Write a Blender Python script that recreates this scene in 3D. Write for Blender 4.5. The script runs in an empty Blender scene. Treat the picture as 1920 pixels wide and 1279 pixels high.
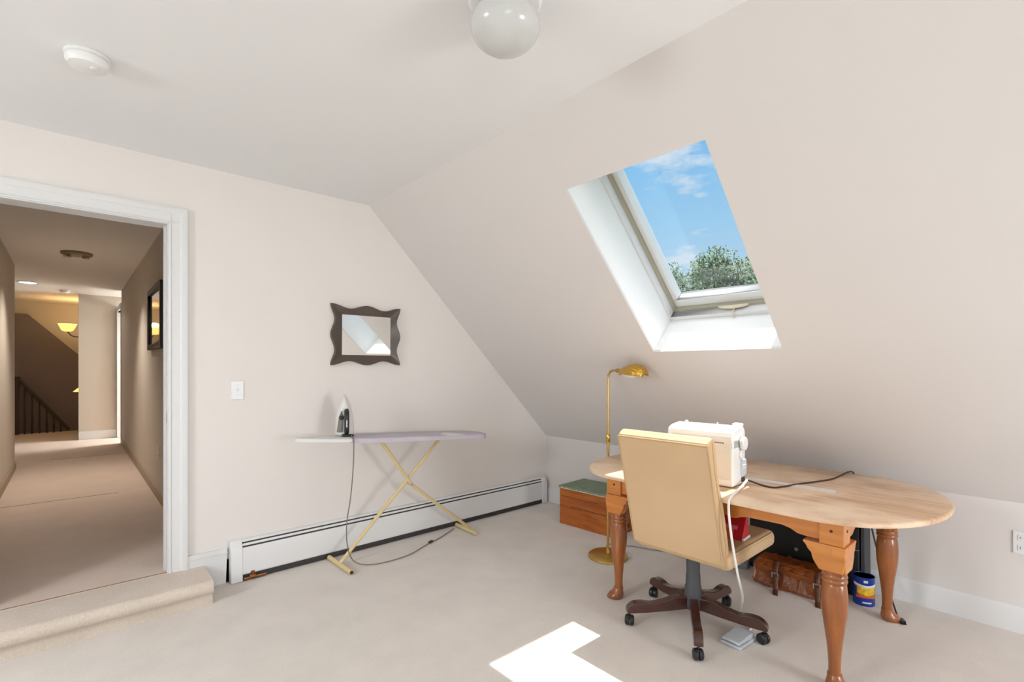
import bpy, bmesh, math, random
from math import sin, cos, pi, radians, sqrt
from mathutils import Vector, Matrix

random.seed(7)
S = bpy.context.scene
COL = S.collection

# ------------------------------------------------------------------ colour
def lin(c):
    out = []
    for v in c:
        v = v / 255.0
        out.append(v / 12.92 if v <= 0.04045 else ((v + 0.055) / 1.055) ** 2.4)
    return (out[0], out[1], out[2], 1.0)

# ------------------------------------------------------------------ camera
IMG_W, IMG_H = 1920.0, 1279.0
FOCAL_PX, YAW, HORIZON_Y, EYE = 926.0, radians(41.8), 689.0, 1.34
cd = bpy.data.cameras.new('camera')
cam = bpy.data.objects.new('camera', cd)
COL.objects.link(cam)
cd.sensor_fit = 'HORIZONTAL'
cd.sensor_width = 36.0
cd.lens = 36.0 * FOCAL_PX / IMG_W
cd.shift_y = (HORIZON_Y - IMG_H / 2) / IMG_W
cd.clip_start = 0.05
cd.clip_end = 300
cam.location = (0, 0, EYE)
cam.rotation_euler = (pi / 2, 0, -YAW)
S.camera = cam

# ------------------------------------------------------------------ exposure
S.view_settings.view_transform = 'Standard'
S.view_settings.look = 'None'
S.view_settings.gamma = 1.0
S.view_settings.use_curve_mapping = False
S.view_settings.exposure = 0.0

# ------------------------------------------------------------------ sky
W = bpy.data.worlds.new('sky')
S.world = W
W.use_nodes = True
nt = W.node_tree
nt.nodes.clear()
def N(tree, t, **kw):
    n = tree.nodes.new(t)
    for k, v in kw.items():
        setattr(n, k, v)
    return n
def L(tree, a, b):
    tree.links.new(a, b)
wo = N(nt, 'ShaderNodeOutputWorld')
bg = N(nt, 'ShaderNodeBackground')
tc = N(nt, 'ShaderNodeTexCoord')
sep = N(nt, 'ShaderNodeSeparateXYZ')
L(nt, tc.outputs['Generated'], sep.inputs[0])
ramp = N(nt, 'ShaderNodeValToRGB')
e = ramp.color_ramp.elements
e[0].position = 0.0; e[0].color = lin((205, 226, 244))
e[1].position = 0.62; e[1].color = lin((96, 166, 232))
for p, c in ((0.15, (190, 222, 247)), (0.27, (160, 211, 247)), (0.42, (122, 192, 243))):
    k = ramp.color_ramp.elements.new(p); k.color = lin(c)
L(nt, sep.outputs['Z'], ramp.inputs[0])
mp = N(nt, 'ShaderNodeMapping')
mp.inputs['Scale'].default_value = (1.0, 1.0, 2.6)
L(nt, tc.outputs['Generated'], mp.inputs[0])
nz = N(nt, 'ShaderNodeTexNoise')
nz.inputs['Scale'].default_value = 3.1
nz.inputs['Detail'].default_value = 9
nz.inputs['Roughness'].default_value = 0.58
L(nt, mp.outputs[0], nz.inputs['Vector'])
cr = N(nt, 'ShaderNodeValToRGB')
cr.color_ramp.elements[0].position = 0.64; cr.color_ramp.elements[0].color = (0, 0, 0, 1)
cr.color_ramp.elements[1].position = 0.85; cr.color_ramp.elements[1].color = (1, 1, 1, 1)
L(nt, nz.outputs[0], cr.inputs[0])
mx = N(nt, 'ShaderNodeMixRGB')
mx.inputs[2].default_value = lin((236, 242, 248))
L(nt, cr.outputs[0], mx.inputs[0])
L(nt, ramp.outputs[0], mx.inputs[1])
def cloud(direction, inner, outer, prev, amount):
    dn = N(nt, 'ShaderNodeVectorMath', operation='DOT_PRODUCT')
    dn.inputs[1].default_value = Vector(direction).normalized()
    L(nt, tc.outputs['Generated'], dn.inputs[0])
    n1 = N(nt, 'ShaderNodeMath', operation='MULTIPLY_ADD')
    n1.inputs[1].default_value = 0.030; L(nt, nz2.outputs[0], n1.inputs[0]); L(nt, dn.outputs['Value'], n1.inputs[2])
    mr = N(nt, 'ShaderNodeMapRange'); mr.clamp = True
    mr.inputs['From Min'].default_value = outer; mr.inputs['From Max'].default_value = inner
    mr.inputs['To Max'].default_value = amount
    L(nt, n1.outputs[0], mr.inputs['Value'])
    m2 = N(nt, 'ShaderNodeMixRGB'); m2.inputs[2].default_value = lin((232, 240, 248))
    L(nt, mr.outputs[0], m2.inputs[0]); L(nt, prev, m2.inputs[1])
    return m2.outputs[0]
nz2 = N(nt, 'ShaderNodeTexNoise')
nz2.inputs['Scale'].default_value = 14; nz2.inputs['Detail'].default_value = 7; nz2.inputs['Roughness'].default_value = .6
L(nt, mp.outputs[0], nz2.inputs['Vector'])
col = cloud((.800, .452, .394), 1.0185, 1.0115, mx.outputs[0], .85)
col = cloud((.850, .490, .180), 1.0175, 1.0135, col, .7)
# high sky out of view, whitened and boosted to light the skylight reveals
high_sky = N(nt, 'ShaderNodeMapRange'); high_sky.inputs['From Min'].default_value = .46; high_sky.inputs['From Max'].default_value = .78
L(nt, sep.outputs['Z'], high_sky.inputs['Value'])
m3 = N(nt, 'ShaderNodeMixRGB'); m3.inputs[2].default_value = (1, 1, 1, 1)
L(nt, high_sky.outputs[0], m3.inputs[0]); L(nt, col, m3.inputs[1])
st_ = N(nt, 'ShaderNodeMath', operation='MULTIPLY_ADD'); st_.inputs[1].default_value = 1.7; st_.inputs[2].default_value = 1.0
L(nt, high_sky.outputs[0], st_.inputs[0])
L(nt, st_.outputs[0], bg.inputs['Strength'])
L(nt, m3.outputs[0], bg.inputs['Color'])
L(nt, bg.outputs[0], wo.inputs[0])

# ------------------------------------------------------------------ sun, added fill and landing daylight
def lamp(name, kind, loc, energy, color=(1, 1, 1), rot=None, direction=None, size=None, size_y=None, radius=None, angle=None):
    d = bpy.data.lights.new(name, kind)
    d.energy = energy
    d.color = color
    if kind == 'AREA':
        d.shape = 'RECTANGLE'; d.size = size; d.size_y = size_y or size
    if radius is not None: d.shadow_soft_size = radius
    if angle is not None: d.angle = angle
    o = bpy.data.objects.new(name, d)
    o.location = loc
    if direction is not None:
        o.rotation_euler = Vector(direction).to_track_quat('-Z', 'Y').to_euler()
    if rot is not None: o.rotation_euler = rot
    COL.objects.link(o)
    return o

SUN_DIR = (-0.352, 0.010, -1.0)
lamp('sun', 'SUN', (8, 1, 20), 8.0, (1.0, 0.985, 0.965), direction=SUN_DIR, angle=radians(0.55))
# fill lamps a to d, added at unseen windows and skylights made for them
lamp('fill_area_a', 'AREA', (-1.35, -2.52, 1.0), 22, (0.935, 0.972, 1.0), direction=(0, 1, 0), size=1.0, size_y=1.25)
lamp('fill_area_b', 'AREA', (2.20, -2.52, 1.0), 54, (0.935, 0.972, 1.0), direction=(0, 1, 0), size=.95, size_y=1.0)
lamp('fill_area_c', 'AREA', (-2.50, -0.6, 1.96), 6, (0.935, 0.972, 1.0), direction=(1, 0, -1), size=0.72, size_y=1.1)
lamp('fill_area_d', 'AREA', (-2.50, 1.9, 1.96), 60, (0.935, 0.972, 1.0), direction=(1, 0, -1), size=0.72, size_y=1.1)
lamp('daylight_landing', 'AREA', (2.35, 10.38, 1.5), 90, (0.95, 0.98, 1.0), direction=(-1, 0, -.85), size=0.7, size_y=1.2)

# ------------------------------------------------------------------ materials
MATS = {}
def mat(name, color, rough=0.5, metal=0.0, spec=0.5, noise=None, bump=None, coat=0.0, emit=None, emit_s=0.0, sheen=0.0, wave=None):
    """noise=(scale, amount, stretch) varies the colour; bump=(scale, strength, distance)"""
    m = bpy.data.materials.new(name)
    m.use_nodes = True
    t = m.node_tree
    b = t.nodes['Principled BSDF']
    c = lin(color)
    b.inputs['Base Color'].default_value = c
    b.inputs['Roughness'].default_value = rough
    b.inputs['Metallic'].default_value = metal
    b.inputs['Specular IOR Level'].default_value = spec
    b.inputs['Coat Weight'].default_value = coat
    b.inputs['Coat Roughness'].default_value = 0.12
    b.inputs['Sheen Weight'].default_value = sheen
    if emit:
        b.inputs['Emission Color'].default_value = lin(emit)
        b.inputs['Emission Strength'].default_value = emit_s
    co = N(t, 'ShaderNodeTexCoord')
    if noise:
        sc, amt, st = noise
        mpn = N(t, 'ShaderNodeMapping')
        mpn.inputs['Scale'].default_value = st
        L(t, co.outputs['Object'], mpn.inputs[0])
        n = N(t, 'ShaderNodeTexNoise')
        n.inputs['Scale'].default_value = sc
        n.inputs['Detail'].default_value = 6
        L(t, mpn.outputs[0], n.inputs['Vector'])
        r = N(t, 'ShaderNodeValToRGB')
        r.color_ramp.elements[0].position = 0.3
        r.color_ramp.elements[1].position = 0.7
        r.color_ramp.elements[0].color = (c[0] * (1 - amt), c[1] * (1 - amt * 1.15), c[2] * (1 - amt * 1.3), 1)
        r.color_ramp.elements[1].color = (min(1, c[0] * (1 + amt)), min(1, c[1] * (1 + amt)), min(1, c[2] * (1 + amt)), 1)
        L(t, n.outputs[0], r.inputs[0])
        L(t, r.outputs[0], b.inputs['Base Color'])
    if bump:
        sc, stg, dist = bump
        n2 = N(t, 'ShaderNodeTexNoise')
        n2.inputs['Scale'].default_value = sc
        n2.inputs['Detail'].default_value = 4
        L(t, co.outputs['Object'], n2.inputs['Vector'])
        bp = N(t, 'ShaderNodeBump')
        bp.inputs['Strength'].default_value = stg
        bp.inputs['Distance'].default_value = dist
        L(t, n2.outputs[0], bp.inputs['Height'])
        L(t, bp.outputs[0], b.inputs['Normal'])
    MATS[name] = m
    return m

def wood(name, light, dark, axis, rough=0.4, coat=0.2, scale=5.0, knots=0.0, wear=None):
    """grain runs along axis (0,1,2)"""
    m = bpy.data.materials.new(name)
    m.use_nodes = True
    t = m.node_tree
    b = t.nodes['Principled BSDF']
    b.inputs['Roughness'].default_value = rough
    b.inputs['Coat Weight'].default_value = coat
    b.inputs['Coat Roughness'].default_value = 0.2
    co = N(t, 'ShaderNodeTexCoord')
    mpn = N(t, 'ShaderNodeMapping')
    st = [9.0, 9.0, 9.0]; st[axis] = 0.9
    mpn.inputs['Scale'].default_value = st
    L(t, co.outputs['Object'], mpn.inputs[0])
    n = N(t, 'ShaderNodeTexNoise')
    n.inputs['Scale'].default_value = scale
    n.inputs['Detail'].default_value = 8
    n.inputs['Distortion'].default_value = 0.6
    L(t, mpn.outputs[0], n.inputs['Vector'])
    r = N(t, 'ShaderNodeValToRGB')
    r.color_ramp.elements[0].position = 0.32; r.color_ramp.elements[0].color = lin(dark)
    r.color_ramp.elements[1].position = 0.68; r.color_ramp.elements[1].color = lin(light)
    L(t, n.outputs[0], r.inputs[0])
    last = r.outputs[0]
    if knots:
        v = N(t, 'ShaderNodeTexVoronoi')
        mk = N(t, 'ShaderNodeMapping')
        sk = [1.0, 1.0, 1.0]; sk[axis] = 0.55
        mk.inputs['Scale'].default_value = sk
        L(t, co.outputs['Object'], mk.inputs[0])
        v.inputs['Scale'].default_value = 7.0
        L(t, mk.outputs[0], v.inputs['Vector'])
        rk = N(t, 'ShaderNodeValToRGB')
        rk.color_ramp.elements[0].position = 0.09; rk.color_ramp.elements[0].color = (1, 1, 1, 1)
        rk.color_ramp.elements[1].position = 0.22; rk.color_ramp.elements[1].color = (0, 0, 0, 1)
        L(t, v.outputs['Distance'], rk.inputs[0])
        mk2 = N(t, 'ShaderNodeMixRGB')
        mk2.inputs[2].default_value = lin((78, 32, 6))
        L(t, rk.outputs[0], mk2.inputs[0]); L(t, last, mk2.inputs[1])
        last = mk2.outputs[0]
    if wear:
        nw = N(t, 'ShaderNodeTexNoise')
        nw.inputs['Scale'].default_value = 3.2
        nw.inputs['Detail'].default_value = 5
        L(t, co.outputs['Object'], nw.inputs['Vector'])
        rw = N(t, 'ShaderNodeValToRGB')
        rw.color_ramp.elements[0].position = 0.42; rw.color_ramp.elements[0].color = (0, 0, 0, 1)
        rw.color_ramp.elements[1].position = 0.62; rw.color_ramp.elements[1].color = (0.75, 0.75, 0.75, 1)
        L(t, nw.outputs[0], rw.inputs[0])
        mw = N(t, 'ShaderNodeMixRGB')
        mw.inputs[2].default_value = lin(wear)
        L(t, rw.outputs[0], mw.inputs[0]); L(t, last, mw.inputs[1])
        last = mw.outputs[0]
    L(t, last, b.inputs['Base Color'])
    bp = N(t, 'ShaderNodeBump')
    bp.inputs['Strength'].default_value = 0.15
    bp.inputs['Distance'].default_value = 0.001
    L(t, n.outputs[0], bp.inputs['Height'])
    L(t, bp.outputs[0], b.inputs['Normal'])
    MATS[name] = m
    return m

WALL = mat('painted_wall', (238, 232, 227), 0.9, spec=0.2, bump=(60, 0.04, 0.001))
SLOPE = mat('painted_slope', (227, 222, 219), 0.9, spec=0.2, bump=(60, 0.04, 0.001))
CEIL = mat('painted_ceiling', (240, 240, 240), 0.92, spec=0.2)
TRIMW = mat('trim_paint', (229, 229, 229), 0.4, spec=0.4)
REVEAL = mat('reveal_paint', (243, 244, 243), 0.7, spec=0.3)
HALLW = mat('hall_wall_paint', (212, 202, 189), 0.9, spec=0.2)
HALLC = mat('hall_ceiling_paint', (246, 242, 236), 0.92, spec=0.2)
HALLBB = mat('hall_baseboard', (170, 152, 128), 0.5)
def carpet(name, color, amt):
    m = mat(name, color, 1.0, spec=0.05, sheen=0.25)
    t = m.node_tree; b = t.nodes['Principled BSDF']; c = lin(color)
    co = N(t, 'ShaderNodeTexCoord')
    n1 = N(t, 'ShaderNodeTexNoise'); n1.inputs['Scale'].default_value = 190; n1.inputs['Detail'].default_value = 5; n1.inputs['Roughness'].default_value = 0.7
    n2 = N(t, 'ShaderNodeTexNoise'); n2.inputs['Scale'].default_value = 4.5; n2.inputs['Detail'].default_value = 4
    L(t, co.outputs['Object'], n1.inputs['Vector']); L(t, co.outputs['Object'], n2.inputs['Vector'])
    ad = N(t, 'ShaderNodeMath', operation='MULTIPLY_ADD'); ad.inputs[1].default_value = 0.75
    L(t, n1.outputs[0], ad.inputs[0])
    sc = N(t, 'ShaderNodeMath', operation='MULTIPLY'); sc.inputs[1].default_value = 0.25
    L(t, n2.outputs[0], sc.inputs[0]); L(t, sc.outputs[0], ad.inputs[2])
    r = N(t, 'ShaderNodeValToRGB')
    r.color_ramp.elements[0].position = 0.34; r.color_ramp.elements[1].position = 0.66
    r.color_ramp.elements[0].color = (c[0] * (1 - amt), c[1] * (1 - amt * 1.1), c[2] * (1 - amt * 1.2), 1)
    r.color_ramp.elements[1].color = (min(1, c[0] * (1 + amt)), min(1, c[1] * (1 + amt)), min(1, c[2] * (1 + amt)), 1)
    L(t, ad.outputs[0], r.inputs[0]); L(t, r.outputs[0], b.inputs['Base Color'])
    bp = N(t, 'ShaderNodeBump'); bp.inputs['Strength'].default_value = 0.5; bp.inputs['Distance'].default_value = 0.006
    L(t, n1.outputs[0], bp.inputs['Height']); L(t, bp.outputs[0], b.inputs['Normal'])
    return m
CARPET = carpet('beige_carpet', (229, 221, 213), 0.13)
HCARPET = carpet('hall_carpet', (226, 206, 190), 0.12)
STEPC = carpet('step_carpet', (222, 208, 194), 0.16)
DARKWALL = mat('dark_brown_wall', (124, 112, 110), 0.9)
DARKWOOD = mat('dark_rail_wood', (62, 46, 36), 0.5)
HEATW = mat('heater_enamel', (236, 236, 236), 0.35)
HEATDARK = mat('heater_dark_slot', (58, 56, 54), 0.7)
COPPER = mat('copper_pipe', (150, 98, 60), 0.4, metal=0.9)
BRASS = mat('polished_brass', (214, 172, 78), 0.2, metal=1.0)
BRASSD = mat('brushed_brass', (200, 166, 92), 0.34, metal=1.0)
WHITEP = mat('white_plastic', (240, 240, 238), 0.35)
OFFWHITE = mat('switch_plastic', (234, 234, 236), 0.3)
CREAMP = mat('cream_panel', (224, 220, 212), 0.45)
GREYP = mat('pale_grey_plastic', (206, 212, 218), 0.35)
BLACKP = mat('black_plastic', (34, 34, 36), 0.4)
DARKGREY = mat('dark_grey_plastic', (74, 76, 80), 0.45)
MIDGREY = mat('smoky_grey_plastic', (128, 122, 116), 0.3)
VINYL = mat('tan_vinyl', (212, 180, 140), 0.48, spec=0.4, noise=(3.0, 0.04, (1, 1, 1)), bump=(350, 0.05, 0.001))
PIPING = mat('tan_piping', (198, 164, 120), 0.5)
MAHOG = wood('dark_mahogany', (74, 42, 34), (62, 33, 26), 0, rough=0.25, coat=0.6, scale=4)
TABLETOP = wood('worn_maple_top', (224, 190, 158), (194, 154, 118), 1, rough=0.5, coat=0.12, scale=3.2, wear=(242, 216, 188))
MAPLE = wood('orange_maple', (216, 142, 66), (194, 116, 46), 1, rough=0.35, coat=0.4, scale=3.0)
LEGWOOD = wood('turned_maple', (168, 100, 48), (132, 72, 30), 2, rough=0.3, coat=0.5, scale=3.0)
CHESTW = wood('knotty_pine', (188, 104, 32), (150, 74, 16), 1, rough=0.45, coat=0.2, scale=3.0, knots=1.0)
GREENP = mat('chipped_green_paint', (124, 142, 118), 0.6, noise=(14, 0.12, (1, 1, 1)))
KNOT = mat('dark_peg', (70, 38, 14), 0.6)
IRONLEG = mat('pale_yellow_enamel', (226, 204, 152), 0.4)
PADW = mat('white_board_cover', (226, 226, 222), 0.8)
LAVENDER = mat('lavender_board_cover', (202, 194, 204), 0.85, noise=(9, 0.05, (1, 1, 1)))
STEELM = mat('soleplate_steel', (196, 194, 190), 0.3, metal=0.85)
CLEARP = mat('translucent_white_plastic', (226, 224, 218), 0.25)
CORDG = mat('grey_brown_cord', (134, 118, 100), 0.6)
CORDB = mat('brown_black_cord', (58, 42, 36), 0.5)
CORDW = mat('white_cord', (240, 238, 234), 0.45)
FRAMEDK = mat('bronze_frame', (84, 72, 64), 0.35, spec=0.5, noise=(20, 0.08, (1, 1, 1)))
MIRROR = mat('mirror_silver', (238, 240, 240), 0.015, metal=1.0)
LEATHER = mat('brown_leather', (138, 72, 22), 0.34, noise=(9, 0.5, (1, 1, 1)), bump=(22, 0.6, 0.02), coat=0.2)
STRAP = mat('dark_leather_strap', (96, 56, 34), 0.5)
BLACKF = mat('black_nylon', (14, 14, 16), 0.6)
CHARC = mat('charcoal_edge', (66, 68, 72), 0.6)
CANBLUE = mat('can_blue', (28, 58, 150), 0.35)
CANY = mat('can_yellow', (232, 190, 48), 0.4, noise=(60, 0.3, (1, 1, 1)))
CANW = mat('can_white', (226, 228, 232), 0.4)
CANR = mat('can_orange_red', (218, 92, 44), 0.4)
CANLID = mat('can_lid', (206, 196, 182), 0.5)
RED = mat('red_packet', (196, 26, 40), 0.4)
ORANGE = mat('orange_packet', (222, 96, 40), 0.5)
PINK = mat('pink_print', (236, 120, 130), 0.5)
BEIGEP = mat('beige_handle', (214, 204, 178), 0.5)
GASKET = mat('olive_gasket', (176, 170, 150), 0.6)
GLOBE = mat('frosted_globe', (208, 208, 206), 0.18, spec=0.5)
BLACKFR = mat('black_frame', (44, 38, 36), 0.4)
LEAF = mat('tree_leaf', (94, 120, 84), 0.7, noise=(0.9, 0.3, (1, 1, 1)))
LEAF2 = mat('tree_leaf_pale', (112, 132, 100), 0.7, noise=(0.9, 0.3, (1, 1, 1)))
BARK = mat('bark', (92, 84, 74), 0.9)
GRASS = mat('lawn', (92, 118, 70), 0.95, noise=(0.4, 0.2, (1, 1, 1)))
SHADEG = mat('amber_glass_shade', (250, 214, 140), 0.4, emit=(255, 206, 110), emit_s=1.6)
BULB = mat('lit_bulb', (255, 245, 225), 0.4, emit=(255, 246, 232), emit_s=9.0)
def art():
    m = bpy.data.materials.new('framed_print'); m.use_nodes = True
    t = m.node_tree; b = t.nodes['Principled BSDF']
    co = N(t, 'ShaderNodeTexCoord'); n = N(t, 'ShaderNodeTexNoise'); n.inputs['Scale'].default_value = 3.0
    L(t, co.outputs['Object'], n.inputs['Vector'])
    r = N(t, 'ShaderNodeValToRGB')
    r.color_ramp.elements[0].position = 0.35; r.color_ramp.elements[0].color = lin((112, 92, 92))
    r.color_ramp.elements[1].position = 0.6; r.color_ramp.elements[1].color = lin((176, 160, 150))
    L(t, n.outputs[0], r.inputs[0]); L(t, r.outputs[0], b.inputs['Base Color'])
    b.inputs['Roughness'].default_value = 0.06
    b.inputs['Coat Weight'].default_value = 1.0; b.inputs['Coat Roughness'].default_value = 0.02
    return m
PRINT = art()
def pane():
    m = bpy.data.materials.new('window_glass'); m.use_nodes = True
    t = m.node_tree; t.nodes.clear()
    o = N(t, 'ShaderNodeOutputMaterial'); mixn = N(t, 'ShaderNodeMixShader')
    tr = N(t, 'ShaderNodeBsdfTransparent'); gl = N(t, 'ShaderNodeBsdfGlossy')
    gl.inputs['Roughness'].default_value = 0.0
    tr.inputs['Color'].default_value = (0.97, 0.98, 0.98, 1)
    mixn.inputs[0].default_value = 0.04
    L(t, tr.outputs[0], mixn.inputs[1]); L(t, gl.outputs[0], mixn.inputs[2]); L(t, mixn.outputs[0], o.inputs[0])
    return m
GLASS = pane()

# ------------------------------------------------------------------ mesh building
class MB:
    def __init__(s): s.v = []; s.f = []
    def add(s, verts, faces):
        o = len(s.v)
        s.v += [tuple(x) for x in verts]
        s.f += [tuple(i + o for i in f) for f in faces]
        return s
    def box(s, lo, hi):
        x0, y0, z0 = lo; x1, y1, z1 = hi
        return s.add([(x0,y0,z0),(x1,y0,z0),(x1,y1,z0),(x0,y1,z0),(x0,y0,z1),(x1,y0,z1),(x1,y1,z1),(x0,y1,z1)],
                     [(0,3,2,1),(4,5,6,7),(0,1,5,4),(1,2,6,5),(2,3,7,6),(3,0,4,7)])
    def mbox(s, lo, hi, M):
        t = MB().box(lo, hi)
        return s.add([M @ Vector(p) for p in t.v], t.f)
    def prism(s, poly, a, b, axis=1, M=None):
        """poly: list of 2D points in the two other axes (in order), extruded from a to b along axis"""
        n = len(poly); vs = []
        for w in (a, b):
            for (p, q) in poly:
                P = [p, q]; P.insert(axis, w)
                vs.append(Vector(P))
        if M: vs = [M @ p for p in vs]
        fs = [tuple(range(n - 1, -1, -1)), tuple(range(n, 2 * n))]
        for i in range(n):
            j = (i + 1) % n
            fs.append((i, j, n + j, n + i))
        return s.add(vs, fs)
    def lathe(s, prof, c=(0, 0, 0), axis=2, seg=32, M=None):
        """prof: list of (radius, height)"""
        vs = []; fs = []; n = len(prof)
        for r, h in prof:
            for k in range(seg):
                a = 2 * pi * k / seg
                P = [r * cos(a), r * sin(a)]; P.insert(axis, h)
                vs.append(Vector(P))
        if M: vs = [M @ p for p in vs]
        vs = [p + Vector(c) for p in vs]
        for i in range(n - 1):
            for k in range(seg):
                k2 = (k + 1) % seg
                fs.append((i*seg+k, i*seg+k2, (i+1)*seg+k2, (i+1)*seg+k))
        if prof[0][0] > 1e-6: fs.append(tuple(range(seg - 1, -1, -1)))
        if prof[-1][0] > 1e-6: fs.append(tuple((n-1)*seg + k for k in range(seg)))
        return s.add(vs, fs)
    def tube(s, pts, r, seg=10, cap=True):
        pts = [Vector(p) for p in pts]; n = len(pts)
        rad = r if isinstance(r, (list, tuple)) else [r] * n
        T = []
        for i in range(n):
            d = pts[min(i+1, n-1)] - pts[max(i-1, 0)]
            T.append(d.normalized())
        up = Vector((0, 0, 1)) if abs(T[0].z) < 0.9 else Vector((1, 0, 0))
        nrm = (up - T[0] * up.dot(T[0])).normalized()
        vs = []; fs = []
        for i in range(n):
            nrm = (nrm - T[i] * nrm.dot(T[i])).normalized()
            bi = T[i].cross(nrm)
            for k in range(seg):
                a = 2 * pi * k / seg
                vs.append(pts[i] + (nrm * cos(a) + bi * sin(a)) * rad[i])
        for i in range(n - 1):
            for k in range(seg):
                k2 = (k + 1) % seg
                fs.append((i*seg+k, i*seg+k2, (i+1)*seg+k2, (i+1)*seg+k))
        if cap:
            fs.append(tuple(range(seg - 1, -1, -1))); fs.append(tuple((n-1)*seg + k for k in range(seg)))
        return s.add(vs, fs)
    def grid(s, fn, nu, nv, close=False):
        vs = [fn(i / (nu - 1), j / (nv - 1)) for i in range(nu) for j in range(nv)]
        fs = []
        for i in range(nu - 1):
            for j in range(nv - 1):
                fs.append((i*nv+j, (i+1)*nv+j, (i+1)*nv+j+1, i*nv+j+1))
        return s.add(vs, fs)
    def build(s, name, m, parent=None, bevel=0.0, seg=2, sharp=38, solid=0.0, sub=0, flat=False):
        me = bpy.data.meshes.new(name)
        me.from_pydata(s.v, [], s.f)
        bm = bmesh.new(); bm.from_mesh(me)
        bmesh.ops.remove_doubles(bm, verts=bm.verts, dist=1e-5)
        if not solid: bmesh.ops.recalc_face_normals(bm, faces=bm.faces)
        bm.to_mesh(me); bm.free()
        me.materials.append(m)
        if not flat:
            me.polygons.foreach_set('use_smooth', [True] * len(me.polygons))
            if not bevel and not sub: me.set_sharp_from_angle(angle=radians(sharp))
        o = bpy.data.objects.new(name, me)
        COL.objects.link(o)
        if parent: o.parent = parent
        if solid:
            md = o.modifiers.new('thickness', 'SOLIDIFY'); md.thickness = solid; md.offset = 0
        if bevel:
            md = o.modifiers.new('bevel', 'BEVEL'); md.width = bevel; md.segments = seg
            md.limit_method = 'ANGLE'; md.angle_limit = radians(32); md.harden_normals = True
        if sub:
            md = o.modifiers.new('sub', 'SUBSURF'); md.levels = sub; md.render_levels = sub
        return o

def curve(pts, n=8):
    """Catmull-Rom through the points"""
    P = [Vector(p) for p in pts]
    P = [P[0] * 2 - P[1]] + P + [P[-1] * 2 - P[-2]]
    out = []
    for i in range(1, len(P) - 2):
        for k in range(n):
            t = k / n
            a, b, c, d = P[i-1], P[i], P[i+1], P[i+2]
            out.append(0.5 * ((2*b) + (c-a)*t + (2*a-5*b+4*c-d)*t*t + (3*b-a-3*c+d)*t**3))
    out.append(P[-2])
    return out

def thing(name, label, cat, loc=(0, 0, 0), rz=0.0, group=None):
    o = bpy.data.objects.new(name, None)
    o.empty_display_size = 0.1
    COL.objects.link(o)
    o.location = loc
    o.rotation_euler = (0, 0, rz)
    return tag(o, label, cat, group)
def tag(o, label, cat, group=None):
    o['label'] = label
    o['category'] = cat
    if group: o['group'] = group
    return o
def struct(o):
    o['kind'] = 'structure'
    return o

# ================================================================== THE ROOM
GY = 3.485          # gable wall face
KX = 3.575          # knee wall face
KZ = 0.655          # knee wall height
CZ = 2.557          # ceiling height
TX = KX - (CZ - KZ) # where slope meets ceiling
HZ = 0.143          # hall floor height
BY = -2.6           # back wall face

struct(MB().box((-3.75, BY - .15, -.1), (3.75, GY + .02, 0)).build('floor', CARPET))
struct(MB().box((-TX - .02, BY - .15, CZ), (TX + .02, GY + .14, CZ + .12)).build('ceiling', CEIL))
# gable wall with the doorway
DX0, DX1, DH = -0.405, 0.435, 2.19
g = MB()
g.box((-3.75, GY, -.1), (DX0, GY + .13, CZ + .1))
g.box((DX1, GY, -.1), (3.75, GY + .13, CZ + .1))
g.box((DX0, GY, DH), (DX1, GY + .13, CZ + .1))
struct(g.build('wall_left', WALL))
struct(MB().box((KX, BY - .15, -.1), (KX + .12, GY + .1, KZ + .06)).build('wall_right', SLOPE))
struct(MB().box((-KX - .12, BY - .15, -.1), (-KX, GY + .1, KZ + .06)).build('wall_opposite', SLOPE))

R2 = sqrt(0.5)
def slope_matrix(sign):
    # local x = up the slope, y = along ridge, z = outward
    ex = Vector((-sign * R2, 0, R2)); ey = Vector((0, 1, 0)); ez = Vector((sign * R2, 0, R2))
    M = Matrix((( ex.x, ey.x, ez.x, sign * KX), (ex.y, ey.y, ez.y, 0), (ex.z, ey.z, ez.z, KZ), (0, 0, 0, 1)))
    return M
MS = slope_matrix(1)
ML = slope_matrix(-1)
SLEN = (CZ - KZ) / R2
S0, S1, Y0, Y1 = 1.111, 2.297, 0.988, 1.757     # skylight opening
def slope_wall(name, M, holes):
    b = MB()
    ys = sorted({BY - .15, GY + .1} | {h[2] for h in holes} | {h[3] for h in holes})
    for i in range(len(ys) - 1):
        a, c = ys[i], ys[i+1]
        h = [q for q in holes if abs(q[2] - a) < 1e-6]
        if h:
            b.mbox((-.08, a, 0), (h[0][0], c, .016), M)
            b.mbox((h[0][1], a, 0), (SLEN + .1, c, .016), M)
        else:
            b.mbox((-.08, a, 0), (SLEN + .1, c, .016), M)
    return struct(b.build(name, SLOPE, flat=True))
T = .02
slope_wall('wall_sloping', MS, [(S0, S1, Y0, Y1)])
LH = [(1.05, 2.2, -.96, -.24), (1.05, 2.2, 1.54, 2.26)]  # openings of two unseen skylights, added for the fill lamps
slope_wall('wall_sloping_opposite', ML, LH)

# back wall with two unseen windows added for the fill lamps
b = MB()
wins = [(-1.9, -.8), (1.66, 2.74)]
WZ0, WZ1 = .40, 1.60
xs = [-3.75, -1.9, -.8, 1.66, 2.74, 3.75]
for i in range(5):
    if (xs[i], xs[i+1]) in wins:
        b.box((xs[i], BY - .14, -.1), (xs[i+1], BY, WZ0)); b.box((xs[i], BY - .14, WZ1), (xs[i+1], BY, CZ + .1))
    else:
        b.box((xs[i], BY - .14, -.1), (xs[i+1], BY, CZ + .1))
struct(b.build('wall_back', WALL))

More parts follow.
